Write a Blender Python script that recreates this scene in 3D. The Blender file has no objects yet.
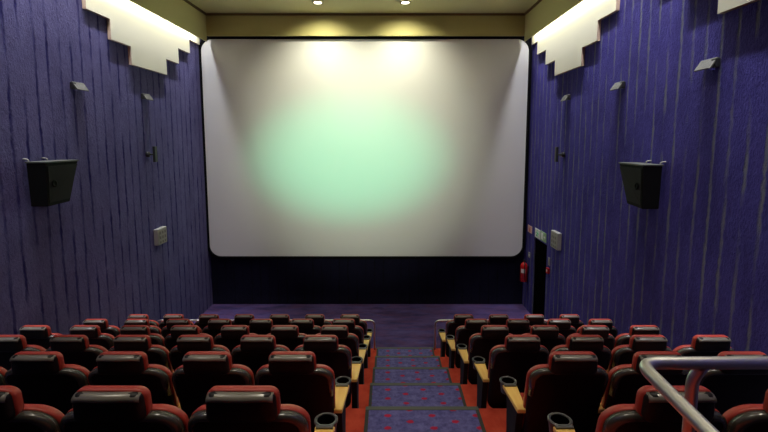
import bpy, bmesh, math, random
from mathutils import Vector, Matrix
random.seed(4)
sc = bpy.context.scene
COL = sc.collection
PI = math.pi

# ------------------------------------------------------------------ dimensions (metres, camera eye = origin)
XL, XR = -4.81, 3.70            # side walls
YF, YB = 11.96, -4.6            # screen wall, projection wall
ZC = 3.10                       # ceiling
D, R = 1.083, 0.367             # row depth and rise
N0Y, N0Z = 4.239, -2.685        # a stair nosing
ZF = N0Z - 5 * R                # flat floor before the screen
YFL = N0Y + 4 * D               # where the flat floor begins
INS = 0.28                      # how far the light-cove fascia stands off the wall
def nos(n): return N0Y + n * D, N0Z - n * R

# ------------------------------------------------------------------ materials
def mat(name, col, rough=.6, metal=0, spec=.5, coat=0, emis=None, es=0):
    m = bpy.data.materials.new(name); m.use_nodes = True
    b = m.node_tree.nodes['Principled BSDF']
    b.inputs['Base Color'].default_value = (*col, 1)
    b.inputs['Roughness'].default_value = rough
    b.inputs['Metallic'].default_value = metal
    b.inputs['Specular IOR Level'].default_value = spec
    b.inputs['Coat Weight'].default_value = coat
    if emis:
        b.inputs['Emission Color'].default_value = (*emis, 1); b.inputs['Emission Strength'].default_value = es
    return m
def nd(m, t, **kw):
    n = m.node_tree.nodes.new(t)
    for k, v in kw.items(): setattr(n, k, v)
    return n
def lk(m, a, b): m.node_tree.links.new(a, b)
def math_n(m, op, a, b=None, c=None):
    n = nd(m, 'ShaderNodeMath', operation=op)
    for i, v in enumerate((a, b, c)):
        if v is None: continue
        if isinstance(v, (int, float)): n.inputs[i].default_value = v
        else: lk(m, v, n.inputs[i])
    return n.outputs[0]
def mix_n(m, fac, a, b):
    n = nd(m, 'ShaderNodeMix', data_type='RGBA')
    if isinstance(fac, (int, float)): n.inputs[0].default_value = fac
    else: lk(m, fac, n.inputs[0])
    for i, v in ((6, a), (7, b)):
        if isinstance(v, tuple): n.inputs[i].default_value = (*v, 1)
        else: lk(m, v, n.inputs[i])
    return n.outputs[2]
def noise(m, scale, detail=3, vec=None, rough=.5):
    n = nd(m, 'ShaderNodeTexNoise'); n.inputs['Scale'].default_value = scale
    n.inputs['Detail'].default_value = detail; n.inputs['Roughness'].default_value = rough
    if vec: lk(m, vec, n.inputs['Vector'])
    return n.outputs['Fac']
def coords(m):
    t = nd(m, 'ShaderNodeTexCoord'); return t.outputs['Object']
def mapped(m, s):
    mp = nd(m, 'ShaderNodeMapping'); mp.inputs['Scale'].default_value = s
    lk(m, coords(m), mp.inputs['Vector']); return mp.outputs[0]
def bump(m, h, strength, dist=.02):
    b = nd(m, 'ShaderNodeBump'); b.inputs['Strength'].default_value = strength; b.inputs['Distance'].default_value = dist
    lk(m, h, b.inputs['Height']); lk(m, b.outputs[0], m.node_tree.nodes['Principled BSDF'].inputs['Normal'])
def setc(m, out): lk(m, out, m.node_tree.nodes['Principled BSDF'].inputs['Base Color'])
def ramp(m, v, lo, hi):
    n = nd(m, 'ShaderNodeMapRange'); n.inputs[1].default_value = lo; n.inputs[2].default_value = hi
    lk(m, v, n.inputs[0]); return n.outputs[0]

def wall_fabric(name, base, base2, stripe, rough, phase, axis=1, width=.07):
    """brushed carpet wall covering with narrow upright seams every 24 cm"""
    m = mat(name, base, .95, spec=.15)
    sep = nd(m, 'ShaderNodeSeparateXYZ'); lk(m, coords(m), sep.inputs[0])
    along = sep.outputs[axis]
    wob = noise(m, 1.0, 5, mapped(m, (2.5, 2.5, .9)), .7)
    wob2 = noise(m, 1.0, 3, mapped(m, (14, 14, 9)))
    a = math_n(m, 'ADD', along, math_n(m, 'MULTIPLY', math_n(m, 'SUBTRACT', wob, .5), .09))
    fr = math_n(m, 'FRACT', math_n(m, 'ADD', math_n(m, 'DIVIDE', a, .24), 100 + phase))
    d = math_n(m, 'ABSOLUTE', math_n(m, 'SUBTRACT', fr, .5))
    d = math_n(m, 'ADD', d, math_n(m, 'MULTIPLY', math_n(m, 'SUBTRACT', wob2, .5), .22))
    line = math_n(m, 'SUBTRACT', 1.0, ramp(m, d, width * .45, width * 1.3))
    fade = ramp(m, noise(m, 1.0, 3, mapped(m, (5, 5, 1.4))), .36, .60)
    line = math_n(m, 'MULTIPLY', line, fade)
    patch = ramp(m, noise(m, 1.0, 6, mapped(m, (2.6, 2.6, 1.5)), .65), .35, .68)
    fine = ramp(m, noise(m, 1.0, 3, mapped(m, (55, 55, 22)), .7), .3, .7)
    c = mix_n(m, math_n(m, 'MULTIPLY', math_n(m, 'ADD', patch, fine), .5), base, base2)
    c = mix_n(m, math_n(m, 'MULTIPLY', line, .95), c, stripe)
    setc(m, c)
    h = math_n(m, 'ADD', fine, math_n(m, 'MULTIPLY', patch, 1.2))
    h = math_n(m, 'SUBTRACT', h, math_n(m, 'MULTIPLY', line, 1.2))
    bump(m, h, .6, .02)
    b = m.node_tree.nodes['Principled BSDF']
    b.inputs['Sheen Weight'].default_value = .0; b.inputs['Sheen Roughness'].default_value = .6
    return m

M = {}
M['wl'] = wall_fabric('violet_wall_carpet', (.080, .073, .185), (.160, .147, .33), (.010, .006, .10), .95, .30, width=.105)
M['wr'] = wall_fabric('blue_wall_carpet', (.032, .027, .16), (.082, .068, .34), (.16, .17, .22), .95, .1, width=.10)
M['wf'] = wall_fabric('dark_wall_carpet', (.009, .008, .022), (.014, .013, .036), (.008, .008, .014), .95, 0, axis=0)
M['gold'] = mat('gold_wall_paint', (.40, .305, .085), .6, spec=.3)
setc(M['gold'], mix_n(M['gold'], ramp(M['gold'], noise(M['gold'], 1.5, 4), .3, .7), (.49, .44, .17), (.54, .49, .20)))
M['fascia'] = mat('gold_paint_lightened', (.72, .68, .32), .6, spec=.3)  # gold lightened to stand in for light missing on the fascias
M['ceil'] = mat('olive_ceiling_paint', (.36, .30, .11), .6, spec=.3)
setc(M['ceil'], mix_n(M['ceil'], ramp(M['ceil'], noise(M['ceil'], 1.2, 4), .3, .7), (.66, .62, .31), (.70, .66, .34)))
M['bead'] = mat('brown_bead', (.16, .10, .03), .6)
M['cream'] = mat('cream_panel', (.66, .64, .50), .7, spec=.3)
M['creamedge'] = mat('panel_edge', (.52, .38, .29), .7)
M['black'] = mat('black_leatherette', (.006, .006, .006), .5, spec=.3)
setc(M['black'], mix_n(M['black'], noise(M['black'], 40, 3), (.005, .0045, .0045), (.010, .008, .008)))
bump(M['black'], noise(M['black'], 260, 3), .12, .002)
M['rail'] = mat('headrest_highlight', (.17, .155, .125), .30, spec=1.0)  # lifted tone paints the highlight along the headrest's top edge
M['band'] = mat('black_plastic_highlight', (.050, .047, .038), .26, spec=1.0)  # black lifted towards grey to paint the lit edge of the shoulders
M['red'] = mat('red_upholstery', (.42, .045, .03), .42, spec=.5)
setc(M['red'], mix_n(M['red'], noise(M['red'], 30, 4), (.34, .030, .020), (.46, .055, .034)))
bump(M['red'], noise(M['red'], 160, 3), .2, .002)
M['shell'] = mat('dark_seat_back', (.006, .004, .004), .62, spec=.25)
M['wood'] = mat('yellow_beech', (.72, .40, .09), .35, spec=.5)
setc(M['wood'], mix_n(M['wood'], ramp(M['wood'], noise(M['wood'], 1, 4, mapped(M['wood'], (60, 4, 60))), .3, .7), (.88, .52, .11), (.95, .64, .18)))
M['stan'] = mat('matt_black_plastic', (.009, .009, .008), .6, spec=.3)
M['plastic'] = mat('black_plastic', (.02, .02, .02), .4)
M['greyplastic'] = mat('grey_cup_plastic', (.075, .075, .075), .35)
M['steel'] = mat('brushed_steel', (.80, .78, .73), .40, metal=1)
M['redcarpet'] = mat('red_carpet', (.36, .035, .018), .95, spec=.1)
setc(M['redcarpet'], mix_n(M['redcarpet'], ramp(M['redcarpet'], noise(M['redcarpet'], 60, 4), .3, .7), (.42, .040, .022), (.60, .085, .045)))
_m = M['redcarpet']            # the tiers are dark purple carpet with a red margin either side of the stair
_x = nd(_m, 'ShaderNodeSeparateXYZ'); lk(_m, coords(_m), _x.inputs[0])
_in = math_n(_m, 'LESS_THAN', math_n(_m, 'ABSOLUTE', math_n(_m, 'SUBTRACT', _x.outputs[0], .36)), .86)
_red = mix_n(_m, ramp(_m, noise(_m, 60, 4), .3, .7), (.42, .040, .022), (.60, .085, .045))
setc(_m, mix_n(_m, _in, (.022, .018, .035), _red))
bump(M['redcarpet'], noise(M['redcarpet'], 250, 3), .4, .005)
M['border'] = mat('dark_carpet_border', (.035, .036, .030), .8)
M['nose'] = mat('ribbed_nosing', (.075, .08, .065), .6)

def floor_carpet():
    m = mat('purple_floor_carpet', (.06, .04, .14), .95, spec=.1)
    n1 = ramp(m, noise(m, 6, 5, None, .7), .36, .64); n2 = ramp(m, noise(m, 16, 4, None, .7), .40, .62)
    c = mix_n(m, n1, (.030, .024, .085), (.105, .078, .24))
    c = mix_n(m, math_n(m, 'MULTIPLY', n2, .45), c, (.13, .05, .11))
    setc(m, c); bump(m, noise(m, 200, 3), .4, .005); return m
M['floor'] = floor_carpet()
def stair_carpet():
    m = mat('dotted_stair_carpet', (.10, .09, .22), .95, spec=.1)
    sep = nd(m, 'ShaderNodeSeparateXYZ'); lk(m, coords(m), sep.inputs[0])
    PX, PY = .43, .19
    def lat(ox, oy):
        fx = math_n(m, 'SUBTRACT', math_n(m, 'FRACT', math_n(m, 'ADD', math_n(m, 'DIVIDE', sep.outputs[0], PX), 50 + ox)), .5)
        fy = math_n(m, 'SUBTRACT', math_n(m, 'FRACT', math_n(m, 'ADD', math_n(m, 'DIVIDE', sep.outputs[1], PY), 50 + oy)), .5)
        dx = math_n(m, 'DIVIDE', math_n(m, 'MULTIPLY', fx, PX), .037); dy = math_n(m, 'DIVIDE', math_n(m, 'MULTIPLY', fy, PY), .026)
        return math_n(m, 'SQRT', math_n(m, 'ADD', math_n(m, 'MULTIPLY', dx, dx), math_n(m, 'MULTIPLY', dy, dy)))
    d = math_n(m, 'MINIMUM', lat(0, 0), lat(.5, .5))
    d = math_n(m, 'ADD', d, math_n(m, 'MULTIPLY', math_n(m, 'SUBTRACT', noise(m, 60, 2), .5), .9))
    dot = math_n(m, 'SUBTRACT', 1.0, ramp(m, d, .75, 1.1))
    c = mix_n(m, ramp(m, noise(m, 14, 5, None, .7), .35, .65), (.070, .066, .20), (.16, .152, .38))
    c = mix_n(m, dot, c, (.42, .020, .060))
    setc(m, c); bump(m, noise(m, 220, 3), .4, .005); return m
M['stair'] = stair_carpet()
M['screen'] = mat('white_screen', (.80, .80, .78), .85, spec=.2)
M['masking'] = mat('black_masking', (.006, .006, .007), .9, spec=.1)
M['speaker'] = mat('black_speaker_cabinet', (.003, .003, .003), .75, spec=.2)
M['grille'] = mat('dark_speaker_grille', (.004, .004, .004), .8)
M['edge'] = mat('worn_metal_edge', (.07, .075, .065), .5)
M['lampgrey'] = mat('grey_lamp_housing', (.26, .25, .20), .5)
def speckle():
    m = mat('speckled_lamp_face', (.4, .4, .3), .5)
    setc(m, mix_n(m, ramp(m, noise(m, 60, 2), .45, .55), (.10, .10, .08), (.03, .03, .022))); return m
M['lampface'] = speckle()
M['boxgrey'] = mat('pale_grey_box', (.30, .29, .265), .6)
M['boxdark'] = mat('box_pattern', (.30, .27, .24), .7)
def perforated():
    m = mat('perforated_plate', (.45, .43, .40), .6)
    sep = nd(m, 'ShaderNodeSeparateXYZ'); lk(m, coords(m), sep.inputs[0])
    f = [math_n(m, 'ABSOLUTE', math_n(m, 'SUBTRACT', math_n(m, 'FRACT', math_n(m, 'ADD', math_n(m, 'DIVIDE', sep.outputs[i], .10), 50.5 if i == 1 else 50)), .5)) for i in (1, 2)]
    d = math_n(m, 'MAXIMUM', f[0], f[1])
    setc(m, mix_n(m, ramp(m, d, .24, .32), (.15, .13, .12), (.30, .29, .265))); return m
M['perf'] = perforated()
M['exred'] = mat('extinguisher_red', (.50, .008, .008), .3, coat=.4)
M['white'] = mat('white_sign', (.75, .75, .72), .5)
M['green'] = mat('green_sign', (.10, .42, .20), .5)
M['pink'] = mat('pale_pink_sign', (.62, .38, .34), .5)
M['palegreen'] = mat('pale_green_sign', (.28, .45, .22), .5)
M['signred'] = mat('red_sign', (.55, .06, .04), .5)
M['dark'] = mat('dark_void', (.003, .003, .003), 1, spec=0)
M['tube'] = mat('lit_fluorescent_tube', (.9, .9, .9), .4, emis=(.95, .95, 1), es=4)
M['dl'] = mat('lit_downlight_lens', (.9, .9, .9), .4, emis=(1, .93, .70), es=14)
M['dlrim'] = mat('downlight_rim', (.55, .5, .35), .4)

# ------------------------------------------------------------------ mesh helpers
def obj(name, bm, m, parent=None, smooth=False, bevel=0):
    me = bpy.data.meshes.new(name)
    bmesh.ops.recalc_face_normals(bm, faces=bm.faces)
    bm.to_mesh(me); bm.free()
    for k in (m if isinstance(m, (list, tuple)) else [m]): me.materials.append(k)
    if smooth:
        for p in me.polygons: p.use_smooth = True
    o = bpy.data.objects.new(name, me); COL.objects.link(o)
    if parent: o.parent = parent
    if bevel:
        b = o.modifiers.new('bevel', 'BEVEL'); b.width = bevel; b.segments = 2; b.limit_method = 'ANGLE'
    return o
def struct(o): o['kind'] = 'structure'; return o
def tag(o, label, cat, group=None):
    o['label'] = label; o['category'] = cat
    if group: o['group'] = group
    return o
def thing(name, label, cat, loc=(0, 0, 0), rz=0, group=None):
    o = bpy.data.objects.new(name, None); COL.objects.link(o); o.empty_display_size = .1
    o.location = loc; o.rotation_euler = (0, 0, rz)
    return tag(o, label, cat, group)
def box(bm, x0, x1, y0, y1, z0, z1, mi=0, mtx=None):
    vs = [bm.verts.new(((x0, x1)[i], (y0, y1)[j], (z0, z1)[k])) for i in (0, 1) for j in (0, 1) for k in (0, 1)]
    if mtx: 
        for v in vs: v.co = mtx @ v.co
    for f in ((0, 1, 3, 2), (4, 6, 7, 5), (0, 4, 5, 1), (2, 3, 7, 6), (0, 2, 6, 4), (1, 5, 7, 3)):
        bm.faces.new([vs[i] for i in f]).material_index = mi
    return bm
def B(*a, **k): return box(bmesh.new(), *a, **k)
def rr(hw, hh, r, seg=6):
    """rounded rectangle outline, centre 0"""
    r = max(min(r, hw * .999, hh * .999), .0005); pts = []
    for cx, cy, a0 in ((hw - r, hh - r, 0), (-hw + r, hh - r, 90), (-hw + r, -hh + r, 180), (hw - r, -hh + r, 270)):
        for i in range(seg + 1):
            a = math.radians(a0 + 90 * i / seg); pts.append((cx + r * math.cos(a), cy + r * math.sin(a)))
    return pts
def loft(bm, rings, mi=0, cap0=True, cap1=True, mis=None):
    V = [[bm.verts.new(p) for p in r] for r in rings]; n = len(V[0])
    for q, (a, b) in enumerate(zip(V, V[1:])):
        for i in range(n):
            bm.faces.new((a[i], a[(i + 1) % n], b[(i + 1) % n], b[i])).material_index = mis[q] if mis else mi
    if cap0: bm.faces.new(V[0][::-1]).material_index = mis[0] if mis else mi
    if cap1: bm.faces.new(V[-1]).material_index = mis[-1] if mis else mi
    return bm
def pad(hw, hh, r, cz, layers, warp, seg=6):
    """a cushion or shell: rounded-rectangle rings (x,z) at depth y, each (inset, depth); warp bends it"""
    bm = bmesh.new(); rings = []
    for ins, y in layers:
        rings.append([warp(x, y, z + cz) for x, z in rr(hw - ins, hh - ins, max(r - ins * .6, .01), seg)])
    loft(bm, rings); return bm
def tube(bm, pts, r, seg=14, closed_ends=True, mi=0):
    pts = [Vector(p) for p in pts]; rings = []; up = None
    for i, p in enumerate(pts):
        t = ((pts[min(i + 1, len(pts) - 1)] - p).normalized() + (p - pts[max(i - 1, 0)]).normalized()).normalized()
        if up is None:
            up = t.orthogonal().normalized()
        u = (up - t * up.dot(t)).normalized(); up = u; w = t.cross(u)
        rr_ = r[i] if isinstance(r, (list, tuple)) else r
        rings.append([p + (u * math.cos(2 * PI * k / seg) + w * math.sin(2 * PI * k / seg)) * rr_ for k in range(seg)])
    return loft(bm, rings, mi, closed_ends, closed_ends)
def fillet(pts, r, n=6):
    """round the corners of a polyline"""
    pts = [Vector(p) for p in pts]; out = [pts[0]]
    for a, b, c in zip(pts, pts[1:], pts[2:]):
        d0 = (a - b).normalized(); d1 = (c - b).normalized(); rad = min(r, (a - b).length * .45, (c - b).length * .45)
        p0, p1 = b + d0 * rad, b + d1 * rad
        for i in range(n + 1):
            t = i / n; out.append(p0 * (1 - t) ** 2 + b * 2 * t * (1 - t) + p1 * t * t)
    return out + [pts[-1]]
def lathe(bm, prof, c=(0, 0, 0), seg=20, mi=0, mtx=None):
    rings = []
    for r, z in prof:
        ring = [Vector((r * math.cos(2 * PI * k / seg), r * math.sin(2 * PI * k / seg), z)) for k in range(seg)]
        rings.append([(mtx @ v if mtx else v) + Vector(c) for v in ring])
    return loft(bm, rings, mi)

# ------------------------------------------------------------------ room shell
T = .2
bm = bmesh.new()                                     # stepped red-carpeted tiers
NMIN = -6
prof = []
for n in range(NMIN, 5):
    y, z = nos(n); prof += [(y - D, z), (y, z)]
prof[0] = (YB, prof[0][1])
prof += [(YFL, ZF), (YFL, ZF - T), (YB, ZF - T)]
a = [bm.verts.new((XL, y, z)) for y, z in prof]; b = [bm.verts.new((XR, y, z)) for y, z in prof]
for i in range(len(prof)):
    j = (i + 1) % len(prof); bm.faces.new((a[i], a[j], b[j], b[i]))
bm.faces.new(a); bm.faces.new(b[::-1])
struct(obj('floor', bm, M['redcarpet']))
struct(obj('floor', B(XL, XR, YFL, YF, ZF - T, ZF), M['floor']))
struct(obj('ceiling', B(XL - T, XR + T, YB, YF + T, ZC, ZC + T), M['ceil']))
struct(obj('wall_left', B(XL - T, XL, YB, YF + T, ZF - T, ZC), M['wl']))
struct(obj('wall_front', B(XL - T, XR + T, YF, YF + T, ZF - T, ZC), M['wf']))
bm = B(XL - T, XR + T, YB - T, YB, ZF - T, ZC)
struct(obj('wall_back', bm, M['wf']))
DY0, DY1, DZ = 10.24, 11.14, -2.46                   # doorway in the right wall
bm = bmesh.new()
box(bm, XR, XR + T, YB, DY0, ZF - T, ZC); box(bm, XR, XR + T, DY1, YF + T, ZF - T, ZC); box(bm, XR, XR + T, DY0, DY1, DZ, ZC)
struct(obj('wall_right', bm, M['wr']))
bm = bmesh.new()                                     # passage behind the doorway, its darkness painted flat black
box(bm, XR + T, XR + 1.6, DY0 - .05, DY0, ZF - T, DZ + .05); box(bm, XR + T, XR + 1.6, DY1, DY1 + .05, ZF - T, DZ + .05)
box(bm, XR + 1.6, XR + 1.65, DY0 - .05, DY1 + .05, ZF - T, DZ + .05); box(bm, XR + T, XR + 1.6, DY0, DY1, DZ, DZ + .05)
box(bm, XR, XR + 1.6, DY0, DY1, ZF - T, ZF)
box(bm, XR + .03, XR + .08, DY0, DY1, ZF, DZ)  # black sheet across the opening, standing in for the dark inside
struct(obj('door_1', bm, M['dark']))

# cove fascias along both sides and bulkhead over the screen
YBH = 11.62
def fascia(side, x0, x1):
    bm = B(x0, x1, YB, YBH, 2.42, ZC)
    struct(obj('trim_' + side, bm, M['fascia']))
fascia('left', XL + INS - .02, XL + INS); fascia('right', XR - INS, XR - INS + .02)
struct(obj('trim_front', B(XL + INS, XR - INS, YBH, YBH + .06, 2.565, ZC), M['gold']))
bm = bmesh.new()                                     # brown bead where the bulkhead and fascias meet the ceiling
box(bm, XL + INS, XR - INS, YBH - .03, YBH, ZC - .05, ZC); box(bm, XL + INS, XL + INS + .03, YB, YBH - .03, ZC - .05, ZC); box(bm, XR - INS - .03, XR - INS, YB, YBH - .03, ZC - .05, ZC)
struct(obj('trim_ceiling', bm, M['bead']))

# ------------------------------------------------------------------ stepped cream wall panels under the cove
def cream_panel(side, yc, s, label):
    x0 = XL if side < 0 else XR; t = .06
    rows = ((2.36, 2.47 * s), (2.04, 1.87 * s), (1.70, 1.26 * s), (1.37, .67 * s))   # bottom of each step, half width
    pts = [(yc - rows[0][1], 2.56), (yc + rows[0][1], 2.56)]
    for i, (z, w) in enumerate(rows):
        pts.append((yc + w, z))
        if i < 3: pts.append((yc + rows[i + 1][1], z))
    for i in range(3, -1, -1):
        z, w = rows[i]; pts.append((yc - w, z))
        if i > 0: pts.append((yc - w, rows[i - 1][0]))
    # drop repeats
    P = [p for i, p in enumerate(pts) if i == 0 or p != pts[i - 1]]
    P = [(y, z) for y, z in P if True]
    bm = bmesh.new(); xo = x0 - side * t
    a = [bm.verts.new((x0, min(y, YF - .25), z)) for y, z in P]; b = [bm.verts.new((xo, min(y, YF - .25), z)) for y, z in P]
    bm.faces.new(a); bm.faces.new(b)
    for i in range(len(P)):
        j = (i + 1) % len(P); f = bm.faces.new((a[i], a[j], b[j], b[i])); f.material_index = 1
    o = obj('wall_panel', bm, [M['cream'], M['creamedge']])
    tag(o, label, 'wall panel', 'stepped cream panels under the cove')
cream_panel(-1, 9.23, 1, 'stepped cream panel high on the left wall beside the screen')
cream_panel(1, 9.36, 1.02, 'whole stepped cream panel high on the right wall beside the screen')
cream_panel(1, 4.47, 1.02, 'stepped cream panel cut off by the top edge, far right on the right wall')

# ------------------------------------------------------------------ cove lamps (tubes in the slot behind each fascia)
def area(name, loc, rot, sx, sy, e, col, spread=PI):
    l = bpy.data.lights.new(name, 'AREA'); l.shape = 'RECTANGLE'; l.size = sx; l.size_y = sy; l.energy = e; l.color = col; l.spread = spread
    o = bpy.data.objects.new(name, l); COL.objects.link(o); o.location = loc; o.rotation_euler = rot; return o
def spot(name, loc, target, e, ang, blend, col, rad=.05):
    l = bpy.data.lights.new(name, 'SPOT'); l.energy = e; l.spot_size = math.radians(ang); l.spot_blend = blend; l.color = col; l.shadow_soft_size = rad
    o = bpy.data.objects.new(name, l); COL.objects.link(o); o.location = loc
    o.rotation_euler = (Vector(target) - Vector(loc)).to_track_quat('-Z', 'Y').to_euler(); return o
LOFF, LZ = .205, 2.64
COVE_L, COVE_R = 105, 105
for side in (-1, 1):
    xw = XL if side < 0 else XR; x = xw - side * LOFF
    area('cove_light', (x, 4.9, LZ), (0, 0, 0), .035, 13.2, COVE_L if side < 0 else COVE_R, (.93, .93, 1.0))
    area('cove_narrow_fill', (x, 4.9, LZ), (0, 0, 0), .02, 13.2, 62, (.93, .93, 1.0), math.radians(40))  # narrow second lamp added to sharpen shadows down the wall
    t = thing('cove_lamp', 'long white tube lamp hidden in the %s wall light cove' % ('left' if side < 0 else 'right'), 'light', (x, 4.9, LZ + .03))
    bm = bmesh.new(); tube(bm, [(0, -6.6, 0), (0, 6.6, 0)], .014, 10); obj('tube', bm, M['tube'], t, smooth=True)
    for i in range(9):
        yy = -6.4 + i * 1.6
        obj('bracket', B(*sorted((-side * .0, -side * (INS - LOFF - .018))), yy - .01, yy + .01, .012, .03), M['boxgrey'], t)

# ------------------------------------------------------------------ ceiling downlights
def downlight(x, y, label):
    t = thing('downlight', label, 'ceiling light', (x, y, ZC), 0, 'round ceiling downlights')
    bm = bmesh.new(); lathe(bm, [(.10, -.002), (.125, -.002), (.13, -.012), (.118, -.018), (.10, -.006)], seg=28)
    obj('rim', bm, M['dlrim'], t, True)
    bm = bmesh.new(); lathe(bm, [(.0005, -.010), (.06, -.010), (.100, -.004), (.100, -.001), (.0005, -.001)], seg=28)
    obj('lens', bm, M['dl'], t)
    return t
downlight(-1.60, 10.70, 'left of the two lit round downlights above the screen')
downlight(.40, 10.70, 'right of the two lit round downlights above the screen')
for x in (-1.60, .40):
    spot('screen_spot', (x, 10.70, ZC - .03), (x, 11.6, .8), 230, 130, 1.0, (1, .95, .72), .05)
for x, y, e in ((-3.0, 2.3, 180), (-.5, 2.3, 220), (2.2, 2.3, 200), (-3.0, 6.0, 95), (-.1, 6.0, 140), (2.2, 6.0, 95)):
    o = downlight(x, y, 'hall downlight over the seating, above the frame')
    spot('hall_spot', (x, y, ZC - .03), (x, y, -3), e, 100, .8, (1, .91, .75), .2)

# projector throwing a soft green picture on the screen
pr = thing('projector', 'black cinema projector shining from the back wall port', 'projector', (-.55, YB + .5, .95))
obj('body', B(-.25, .25, -.45, .2, 0, .35), M['plastic'], pr, bevel=.02)
bm = bmesh.new(); lathe(bm, [(.07, 0), (.08, 0), (.08, .12), (.06, .12), (.06, .03), (.0005, .03)], (0, .2, .18), 20, mtx=Matrix.Rotation(-PI / 2, 3, 'X'))
obj('lens', bm, M['plastic'], pr, True)
obj('stand', B(-.2, .2, -.4, .1, nos(NMIN)[1] - .95 - 0 , 0), M['plastic'], pr)
spot('projector_light', (-.55, YB + .86, 1.13), (-1.0, YF, -.50), 4800, 15.2, 1.0, (.03, 1.0, .50), .1).scale = (1.5, 1, 1)
spot('screen_wash_fill', (-.55, YB + .86, 1.13), (-.7, YF, -.6), 3600, 28, 1.0, (.90, 1, .76), .1)  # broad second spot added to brighten the whole screen

# ------------------------------------------------------------------ screen
SX0, SX1, SZ0, SZ1, SY = -4.76, 3.60, -3.13, 2.52, 11.80
scx, scz = (SX0 + SX1) / 2, (SZ0 + SZ1) / 2; shw, shh = (SX1 - SX0) / 2, (SZ1 - SZ0) / 2
scr = thing('cinema_screen', 'large white cinema screen with rounded corners on the front wall', 'screen', (scx, SY, SZ0))
bm = bmesh.new()
loft(bm, [[(x, y, z + shh) for x, z in rr(shw, shh, .30, 10)] for y in (.0, .03)])
obj('projection_surface', bm, M['screen'], scr)
bm = bmesh.new()                                      # black masking frame around it
loft(bm, [[(x, y, z + shh) for x, z in rr(shw + w, shh + w, .30 + w, 10)] for w, y in ((.0, .0), (.0, -.03), (.045, -.03), (.075, -.02), (.075, .10), (0, .10), (0, .0))], cap0=False, cap1=False)
obj('frame', bm, M['masking'], scr)

# ------------------------------------------------------------------ cinema seats
def lean(z):        # the back of the seat slopes towards the row behind
    return .085 - .265 * max(0, z - .28) / .85
def warp_back(x, y, z):
    w = 1 - .055 * min(1, max(0, (.95 - z) / .3))
    curve = .035 * (x / .29) ** 2
    return (x * w, lean(z) + y + curve, z)
def warp_head(x, y, z):
    x *= 1 + .30 * max(-.08, min(.08, 1.13 - z))
    return (x, -.185 + y + .02 * (x / .16) ** 2 - .05 * (z - 1.15), z)
def prototype(arm_sides):
    t = thing('cinema_chair', '', 'cinema chair')
    # dark moulded shell seen from behind
    bk = obj('backrest', pad(.280, .388, .105, .668, [(.24, -.004), (.10, -.003), (.035, 0), (.012, .006), (.0, .022), (.0, .05)], warp_back, 8), M['shell'], t, True)
    sh = obj('top_edge', shoulder_band(), M['band'], bk, True)
    obj('back_cushion', pad(.286, .352, .115, .710, [(.0, .045), (-.003, .06), (.002, .095), (.03, .125), (.10, .14), (.24, .145)], warp_back, 8), M['red'], t, True)
    hd = obj('headrest', pad(.158, .072, .035, 1.111, [(.07, -.012), (.02, -.012), (.008, -.006), (.0, .006), (.0, .04)], warp_head, 6), M['black'], t, True)
    bm = bmesh.new()
    z0 = 1.214
    secs = []
    for k in range(17):
        x = -.150 + .30 * k / 16; e = abs(x) / .150; dz = -.010 * e ** 4
        q = lambda y, z: Vector(warp_head(x, y, z + dz))
        secs.append([q(-.0145, 1.156), q(-.017, 1.162), q(-.012, 1.174), q(.004, 1.184), q(.022, 1.187), q(.022, 1.16), q(.0, 1.148)])
    loft(bm, secs)
    obj('top_highlight', bm, M['rail'], hd, True)  # strip carrying the painted headrest highlight
    hp = obj('headrest_cushion', pad(.163, .076, .046, 1.111, [(.0, .022), (-.004, .035), (-.001, .065), (.018, .090), (.045, .098), (.075, .10)], warp_head, 6), M['red'], hd, True)
    # tip-up seat and its black pan
    bm = bmesh.new()
    loft(bm, [[(x, y + .37, z) for x, y in rr(.235 - i, .215 - i, .06, 6)] for i, z in ((.02, .36), (0, .385), (0, .45), (.02, .475), (.08, .485))])
    obj('seat_cushion', bm, M['red'], t, True)
    bm = bmesh.new()
    loft(bm, [[(x, y + .36, z) for x, y in rr(.22 - i, .20 - i, .05, 6)] for i, z in ((.06, .30), (.01, .32), (0, .36))])
    obj('seat_pan', bm, M['plastic'], t, True)
    for s in arm_sides: armrest(t, s)
    return t
def shoulder_band():
    """glossy rolled edge along the top of the shell, following its rounded shoulders"""
    out = [(x, z) for x, z in rr(.280, .388, .105, 8)][:18]        # right shoulder then left shoulder
    pts = [(.280, .14)] + out + [(-.280, .14)]
    secs = []
    for i, (x, z) in enumerate(pts):
        a = pts[max(i - 1, 0)]; b = pts[min(i + 1, len(pts) - 1)]
        tx, tz = b[0] - a[0], b[1] - a[1]; L = math.hypot(tx, tz); nx, nz = tz / L, -tx / L
        w = .6 if i in (0, len(pts) - 1) else 1
        q = lambda off, y: Vector(warp_back(x + nx * off, y, z + .668 + nz * off))
        secs.append([q(-.034 * w, -.002), q(-.026 * w, -.006), q(-.004, .002), q(.004, .018), q(.004, .046), q(-.012, .046), q(-.03 * w, .01)])
    bm = bmesh.new(); loft(bm, secs); return bm
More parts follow.
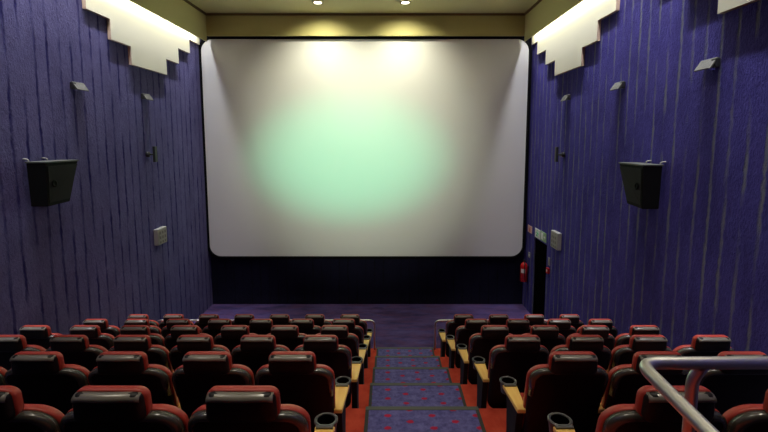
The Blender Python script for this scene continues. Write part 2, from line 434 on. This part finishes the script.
def armrest(t, s):
    x0 = s * .30
    # beech arm top, tapering to the back
    bm = bmesh.new()
    def ring(i, z): return [(x0 + a * (.034 - i), .03 + i, z) for a in (-1, 1)] + [(x0 + a * (.058 - i), .375 - i, z) for a in (1, -1)]
    loft(bm, [ring(.004, .625), ring(0, .63), ring(0, .652), ring(.004, .657)])
    ar = obj('armrest', bm, M['wood'], t)
    # cup holder at the front end
    bm = bmesh.new()
    lathe(bm, [(.052, .57), (.056, .565), (.064, .648), (.071, .655), (.071, .666), (.064, .671), (.054, .668), (.050, .58)], (x0, .425, 0), 24)
    box(bm, x0 - .050, x0 + .050, .345, .378, .615, .668)
    ch = obj('cup_holder', bm, M['greyplastic'], ar)
    bm = bmesh.new(); lathe(bm, [(.0005, .56), (.053, .56), (.053, .662), (.051, .662), (.049, .58), (.0005, .575)], (x0, .425, 0), 24)
    ch = obj('cup_well', bm, M['dark'], ar)
    bm = bmesh.new()
    prof = [(.10, 0), (.42, 0), (.44, .02), (.42, .06), (.36, .10), (.34, .30), (.36, .52), (.40, .615), (.06, .615), (.09, .50), (.12, .30), (.12, .10)]
    r0 = [(x0 - .028, y, z) for y, z in prof]; r1 = [(x0 + .028, y, z) for y, z in prof]
    loft(bm, [r0, r1]); obj('stanchion', bm, M['stan'], ar, bevel=.006)
    return ar
def copy_tree(o, parent=None):
    c = o.copy(); COL.objects.link(c); c.parent = parent
    for ch in [q for q in bpy.data.objects if q.parent == o and q is not c]: copy_tree(ch, c)
    return c
SXL, SXR, SP = -.641, 1.29, .60
rowname = {5: 'front row by the rail', 4: 'second row from screen', 3: 'third row from screen', 2: 'fourth row from screen', 1: 'fifth row from screen', 0: 'row nearest the camera'}
pos = [q + ' from aisle' for q in ('first', 'second', 'third', 'fourth', 'fifth', 'sixth', 'seventh')]
nL = {5: 7, 4: 7, 3: 7, 2: 6, 1: 5, 0: 3}; nR = {5: 4, 4: 4, 3: 4, 2: 4, 1: 3, 0: 2}
protos = {-1: prototype((1,)), 1: prototype((-1,))}
wallproto = {-1: prototype((1, -1)), 1: prototype((-1, 1))}
used = set()
for k in range(5, -1, -1):
    y, z = nos(k - 3)[0] + D * 1 - D, nos(k - 2)[1]
    y = nos(k - 2)[0]; z = nos(k - 1)[1]
    y, z = N0Y + (k - 2) * D, N0Z - (k - 1) * R
    for side, cnt, x0 in ((-1, nL[k], SXL), (1, nR[k], SXR)):
        full = 7 if side < 0 else 4
        for i in range(cnt):
            src = wallproto[side] if i == full - 1 else protos[side]
            if src.name in used: o = copy_tree(src)
            else: o = src; used.add(src.name)
            o.location = (x0 + side * (SP * i + ({0: .024, 1: .036} if side < 0 else {0: .030, 1: .022}).get(k, 0)), y, z)
            p = pos[i] if i else 'beside the aisle'
            o['label'] = 'red and black cinema chair, %s block, %s, %s' % ('left' if side < 0 else 'right', rowname[k], p)
            o['group'] = 'cinema chairs in rows'

# ------------------------------------------------------------------ stair carpet panels
AL, AR = -.221, .905
stepname = {0: 'nearest the camera', 1: 'second nearest the camera', 2: 'in the middle of the flight', 3: 'second from the bottom', 4: 'bottom one, nearest the screen'}
for n in range(0, 5):
    y1, z = nos(n); y0 = y1 - D
    t = thing('stair_carpet', 'blue stair carpet panel with red dots, %s' % stepname[n], 'carpet', (0, y0, z), 0, 'blue stair carpet panels')
    obj('carpet_field', B(AL + .035, AR - .035, .002, D - .045, 0, .010), M['stair'], t)
    for xa in (AL, AR - .035): obj('edge_strip', B(xa, xa + .035, .002, D, 0, .012), M['border'], t)
    bm = bmesh.new(); loft(bm, [[(x, yy, zz) for yy, zz in ((D - .045, 0), (D - .045, .014), (D + .012, .014), (D + .012, -.06), (D + .002, -.06), (D + .002, 0))] for x in (AL, AR)])
    obj('nosing_strip', bm, M['nose'], t)

# ------------------------------------------------------------------ rails in front of the first row
def front_rail(xa, xb, label):
    y, zb = nos(4)[0] - .05, nos(4)[1]; zt = -3.555
    t = thing('front_rail', label, 'railing', (xa, y, zb), 0, 'low rails before the front row')
    s = 1 if xb > xa else -1; L = abs(xb - xa); h = zt - zb
    bm = bmesh.new(); tube(bm, fillet([(0, 0, 0), (0, 0, h), (s * L, 0, h), (s * L, 0, 0)], .11), .019, 12)
    obj('rail', bm, M['steel'], t, True)
    for q in (.34, .67):
        bm = bmesh.new(); tube(bm, [(s * L * q, 0, 0), (s * L * q, 0, h - .01)], .015, 10); obj('post', bm, M['steel'], t, True)
front_rail(AL - .04, XL + .25, 'low steel rail before the front row, left of the aisle')
front_rail(AR + .03, XR - .25, 'low steel rail before the front row, right of the aisle')

# ------------------------------------------------------------------ big handrail in the right foreground
hz = -.768; hx, hy = .868, 1.475; hfloor = nos(-2)[1]
t = thing('handrail', 'thick shiny steel handrail turning a corner in the right foreground', 'railing', (hx, hy, hfloor))
def loc(x, y, z): return (x - hx, y - hy, z - hfloor)
fl2 = nos(-3)[1]
bm = bmesh.new()
tube(bm, fillet([loc(3.3, hy, hz + .005), loc(hx, hy, hz), loc(hx, .25, hz - .075), loc(hx, -.05, hz - .35), loc(hx, -.05, fl2)], .065, 8), .0215, 20)
obj('rail', bm, M['steel'], t, True)
for x in (1.062, 2.2, 3.22):
    bm = bmesh.new(); tube(bm, fillet([loc(x, hy + .01, hfloor), loc(x, hy + .01, hz - .06), loc(x + .035, hy, hz)], .06, 6), .020, 18); obj('post', bm, M['steel'], t, True)
    bm = bmesh.new(); lathe(bm, [(.022, 0), (.05, 0), (.05, .008), (.022, .012)], loc(x, hy + .01, hfloor), 20); obj('floor_flange', bm, M['steel'], t, True)

# ------------------------------------------------------------------ things on the side walls
def wall_speaker(side, y, z, label):
    """wedge cabinet: deep at the top, angled baffle. Local x points into the room"""
    t = thing('wall_speaker', label, 'speaker', (XL if side < 0 else XR, y, z), 0, 'black surround speakers on the side walls')
    q = lambda x, yy, zz: Vector((-side * x, yy, zz))
    def ring(zz, x0, da, db, ya, yb): return [q(x0, ya, zz), q(da, ya, zz), q(db, yb, zz), q(x0, yb, zz)]
    bm = bmesh.new()
    loft(bm, [ring(0, .05, .28, .20, -.28, .25), ring(.58, .05, .31, .31, -.30, .32)])
    obj('cabinet', bm, M['speaker'], t, bevel=.01)
    bm = bmesh.new()
    loft(bm, [ring(.58, .04, .32, .32, -.31, .33), ring(.60, .04, .32, .32, -.31, .33)])
    obj('top_lid', bm, M['edge'], t, bevel=.004)
    bm = bmesh.new()                                     # recessed grille on the slanted face
    g = [q(.279, -.25, .05), q(.309, -.27, .54), q(.311, .29, .54), q(.215, .22, .05)]
    g2 = [v + Vector((-side * .008, 0, 0)) for v in g]
    loft(bm, [g, g2]); obj('grille', bm, M['grille'], t)
    bm = bmesh.new()
    lathe(bm, [(.02, 0), (.045, .006), (.05, .02), (.03, .02), (.02, .012)], q(.298, -.17, .30), 16, mtx=Matrix.Rotation(PI / 2 * -side, 3, 'Y'))
    obj('horn', bm, M['speaker'], t, True)
    for yy in (-.28, .05):
        bm = bmesh.new(); tube(bm, fillet([q(.07, yy, .59), q(.07, yy, .625), q(.03, yy, .635), q(-.0, yy, .635)], .015), .009, 8)
        obj('hanging_hook', bm, M['boxgrey'], t, True)
    obj('wall_bracket', B(*sorted((0, -side * .06)), -.15, .15, .1, .5), M['plastic'], t)
wall_speaker(-1, 6.22, -.90, 'black wedge-shaped loudspeaker hanging on the left wall')
wall_speaker(1, 6.27, -.94, 'black wedge-shaped loudspeaker hanging on the right wall')

def wall_lamp(side, y, z, label, w=.27):
    t = thing('wall_lamp', label, 'wall light', (XL if side < 0 else XR, y, z), 0, 'small slanted floodlights on the side walls')
    q = lambda x, yy, zz: Vector((-side * x, yy, zz))
    bm = B(*sorted((0, -side * .055)), -w / 2 - .01, -w / 2 + .07, -.045, .055)
    obj('housing', bm, M['plastic'], t, bevel=.008)
    bm = bmesh.new(); a = [q(.012, -w / 2, .060), q(.030, -w / 2, .068), q(.112, -w / 2, -.052), q(.095, -w / 2, -.060)]
    loft(bm, [a, [v + Vector((0, w, 0)) for v in a]])
    obj('face_plate', bm, M['lampface'], t, bevel=.003)
    obj('rear_bracket', B(*sorted((0, -side * .05)), w / 2 - .10, w / 2 - .05, -.03, .04), M['plastic'], t)
wall_lamp(-1, 7.08, .80, 'small grey floodlight on the left wall above the loudspeaker')
wall_lamp(-1, 9.05, .82, 'small grey floodlight on the left wall nearer the screen')
wall_lamp(1, 9.38, .83, 'small grey floodlight on the right wall nearest the screen')
wall_lamp(1, 7.28, .83, 'middle grey floodlight on the right wall above the loudspeaker')
wall_lamp(1, 5.27, .84, 'grey floodlight on the right wall nearest the camera')

def wall_mount(side, y, z, label):
    t = thing('wall_mount', label, 'bracket', (XL if side < 0 else XR, y, z), 0, 'black swivel mounts on the side walls')
    q = lambda x, yy, zz: Vector((-side * x, yy, zz))
    bm = bmesh.new(); tube(bm, [q(0, 0, 0), q(.05, 0, 0), q(.06, 0, 0)], [.055, .055, .03], 14); obj('knob', bm, M['plastic'], t, True)
    bm = bmesh.new(); tube(bm, [q(.05, 0, 0), q(.14, .02, .0)], .018, 10); obj('arm', bm, M['plastic'], t, True)
    obj('plate', B(*sorted((-side * .13, -side * .18)), -.02, .07, -.15, .16), M['plastic'], t, bevel=.004)
wall_mount(-1, 9.0, -.31, 'black swivel mount with upright plate on the left wall')
wall_mount(1, 9.45, -.33, 'black swivel mount with upright plate on the right wall')

def wall_box(side, y0, y1, z0, z1, label):
    yc = (y0 + y1) / 2; w = y1 - y0; h = z1 - z0
    t = thing('wall_box', label, 'box', (XL if side < 0 else XR, yc, z0), 0, 'pale grey square boxes on the side walls')
    q = lambda a, b: sorted((-side * a, -side * b))
    obj('casing', B(*q(0, .09), -w / 2, w / 2, 0, h), M['boxgrey'], t, bevel=.012)
    obj('perforated_plate', B(*q(.088, .096), -w * .36, w * .36, h * .10, h * .90), M['perf'], t)
wall_box(-1, 9.08, 9.46, -2.19, -1.85, 'pale grey perforated box on the left wall beside the screen')
wall_box(1, 9.39, 9.80, -2.37, -2.00, 'pale grey perforated box on the right wall near the doorway')

# signs around the doorway
def sign(y0, y1, z0, z1, base, mark, label, kind):
    t = thing('wall_sign', label, 'sign', (XR, (y0 + y1) / 2, z0))
    w, h = y1 - y0, z1 - z0
    obj('plate', B(-.012, 0, -w / 2, w / 2, 0, h), base, t)
    bm = bmesh.new()
    e0, e1 = -.016, -.012
    if kind == 'exit':        # running figure and arrow
        box(bm, e0, e1, w * .02, w * .42, h * .15, h * .85)
        box(bm, e0, e1, -w * .38, -w * .10, h * .44, h * .56)
        v = [bm.verts.new((e0, yy * w, zz * h)) for yy, zz in ((-.44, .5), (-.26, .30), (-.26, .70))]; bm.faces.new(v)
    elif kind == 'man':
        box(bm, e0, e1, -w * .06, w * .10, h * .40, h * .68); lathe(bm, [(.001, 0), (h * .09, 0), (h * .09, .004), (.001, .004)], (e0, w * .05, h * .80), 12, mtx=Matrix.Rotation(PI / 2, 3, 'Y'))
        for a, b, c, d in ((.0, .40, -.22, .15), (.05, .40, .20, .12), (.02, .66, -.24, .52), (.04, .66, .26, .56)):
            tube(bm, [(e0, a * w, b * h), (e0, c * w, d * h)], h * .045, 6)
    elif kind == 'fire':
        box(bm, e0, e1, -w * .16, w * .10, h * .14, h * .62); box(bm, e0, e1, -w * .08, w * .03, h * .62, h * .74); box(bm, e0, e1, -w * .30, w * .02, h * .74, h * .80)
    else:
        box(bm, e0, e1, -w * .3, w * .3, h * .3, h * .7)
    obj('symbol', bm, mark, t)
sign(11.34, 11.66, -2.42, -2.24, M['pink'], M['signred'], 'square red and white fire sign beside the screen corner', 'fire')
sign(10.72, 11.08, -2.43, -2.21, M['white'], M['green'], 'white and green escape sign over the doorway', 'man')
sign(10.30, 10.68, -2.42, -2.20, M['palegreen'], M['white'], 'green escape sign with pale arrow over the doorway', 'exit')
sign(11.42, 11.54, -3.08, -2.94, M['boxgrey'], M['white'], 'small pale plate on the wall above the fire extinguisher', 'plate')
sign(10.00, 10.10, -2.88, -2.70, M['boxgrey'], M['boxdark'], 'small grey notice above the red call point', 'plate')
t = thing('call_point', 'small red alarm call point just right of the doorway', 'alarm', (XR, 10.06, -3.07))
obj('casing', B(-.05, 0, -.055, .055, 0, .13), M['exred'], t, bevel=.006)
obj('glass', B(-.054, -.05, -.03, .03, .04, .09), M['white'], t)

# fire extinguisher hanging by the screen
ex = thing('fire_extinguisher', 'red fire extinguisher on the wall below the screen corner', 'fire extinguisher', (XR - .11, 11.56, -3.74))
bm = bmesh.new(); lathe(bm, [(.0005, 0), (.085, 0), (.092, .012), (.092, .41), (.085, .45), (.055, .49), (.028, .505), (.028, .52), (.0005, .52)], seg=24)
obj('cylinder', bm, M['exred'], ex, True)
bm = bmesh.new(); g = [[(q_ * math.cos(a_), q_ * math.sin(a_), zz_) for a_ in [math.radians(205 + 10 * i_) for i_ in range(8)] for q_ in (.0945,)] for zz_ in (.24, .35)]
va = [[bm.verts.new(p_) for p_ in r_] for r_ in g]
for i_ in range(7): bm.faces.new((va[0][i_], va[0][i_ + 1], va[1][i_ + 1], va[1][i_]))
obj('label_band', bm, M['white'], ex, True)
bm = bmesh.new(); box(bm, -.02, .02, -.02, .02, .51, .57); box(bm, -.012, .012, -.10, .03, .565, .58); box(bm, -.012, .012, -.09, .0, .54, .55)
obj('valve_handle', bm, M['plastic'], ex)
bm = bmesh.new(); tube(bm, fillet([(-.0, -.02, .54), (-.02, -.13, .50), (-.02, -.11, .12)], .06), .011, 8); obj('hose', bm, M['plastic'], ex, True)
obj('wall_hook', B(.07, .11, -.05, .05, .25, .42), M['plastic'], ex)

# ------------------------------------------------------------------ world, camera, view
w = bpy.data.worlds.new('World'); sc.world = w; w.use_nodes = True
w.node_tree.nodes['Background'].inputs[0].default_value = (.5, .5, .6, 1); w.node_tree.nodes['Background'].inputs[1].default_value = 0.0
cam = bpy.data.cameras.new('Camera'); co = bpy.data.objects.new('Camera', cam); COL.objects.link(co); sc.camera = co
cam.sensor_width = 36; cam.lens = 450 / 768 * 36; cam.sensor_fit = 'HORIZONTAL'
cam.shift_x = (384 - 387.75) / 768; cam.shift_y = -(216 - 189) / 768
cam.clip_start = .05; cam.clip_end = 100
co.location = (0, 0, 0); co.rotation_euler = (PI / 2 - .111, 0, 0)
vs = sc.view_settings; vs.view_transform = 'Standard'; vs.look = 'None'; vs.gamma = 1; vs.exposure = 0; vs.use_curve_mapping = False
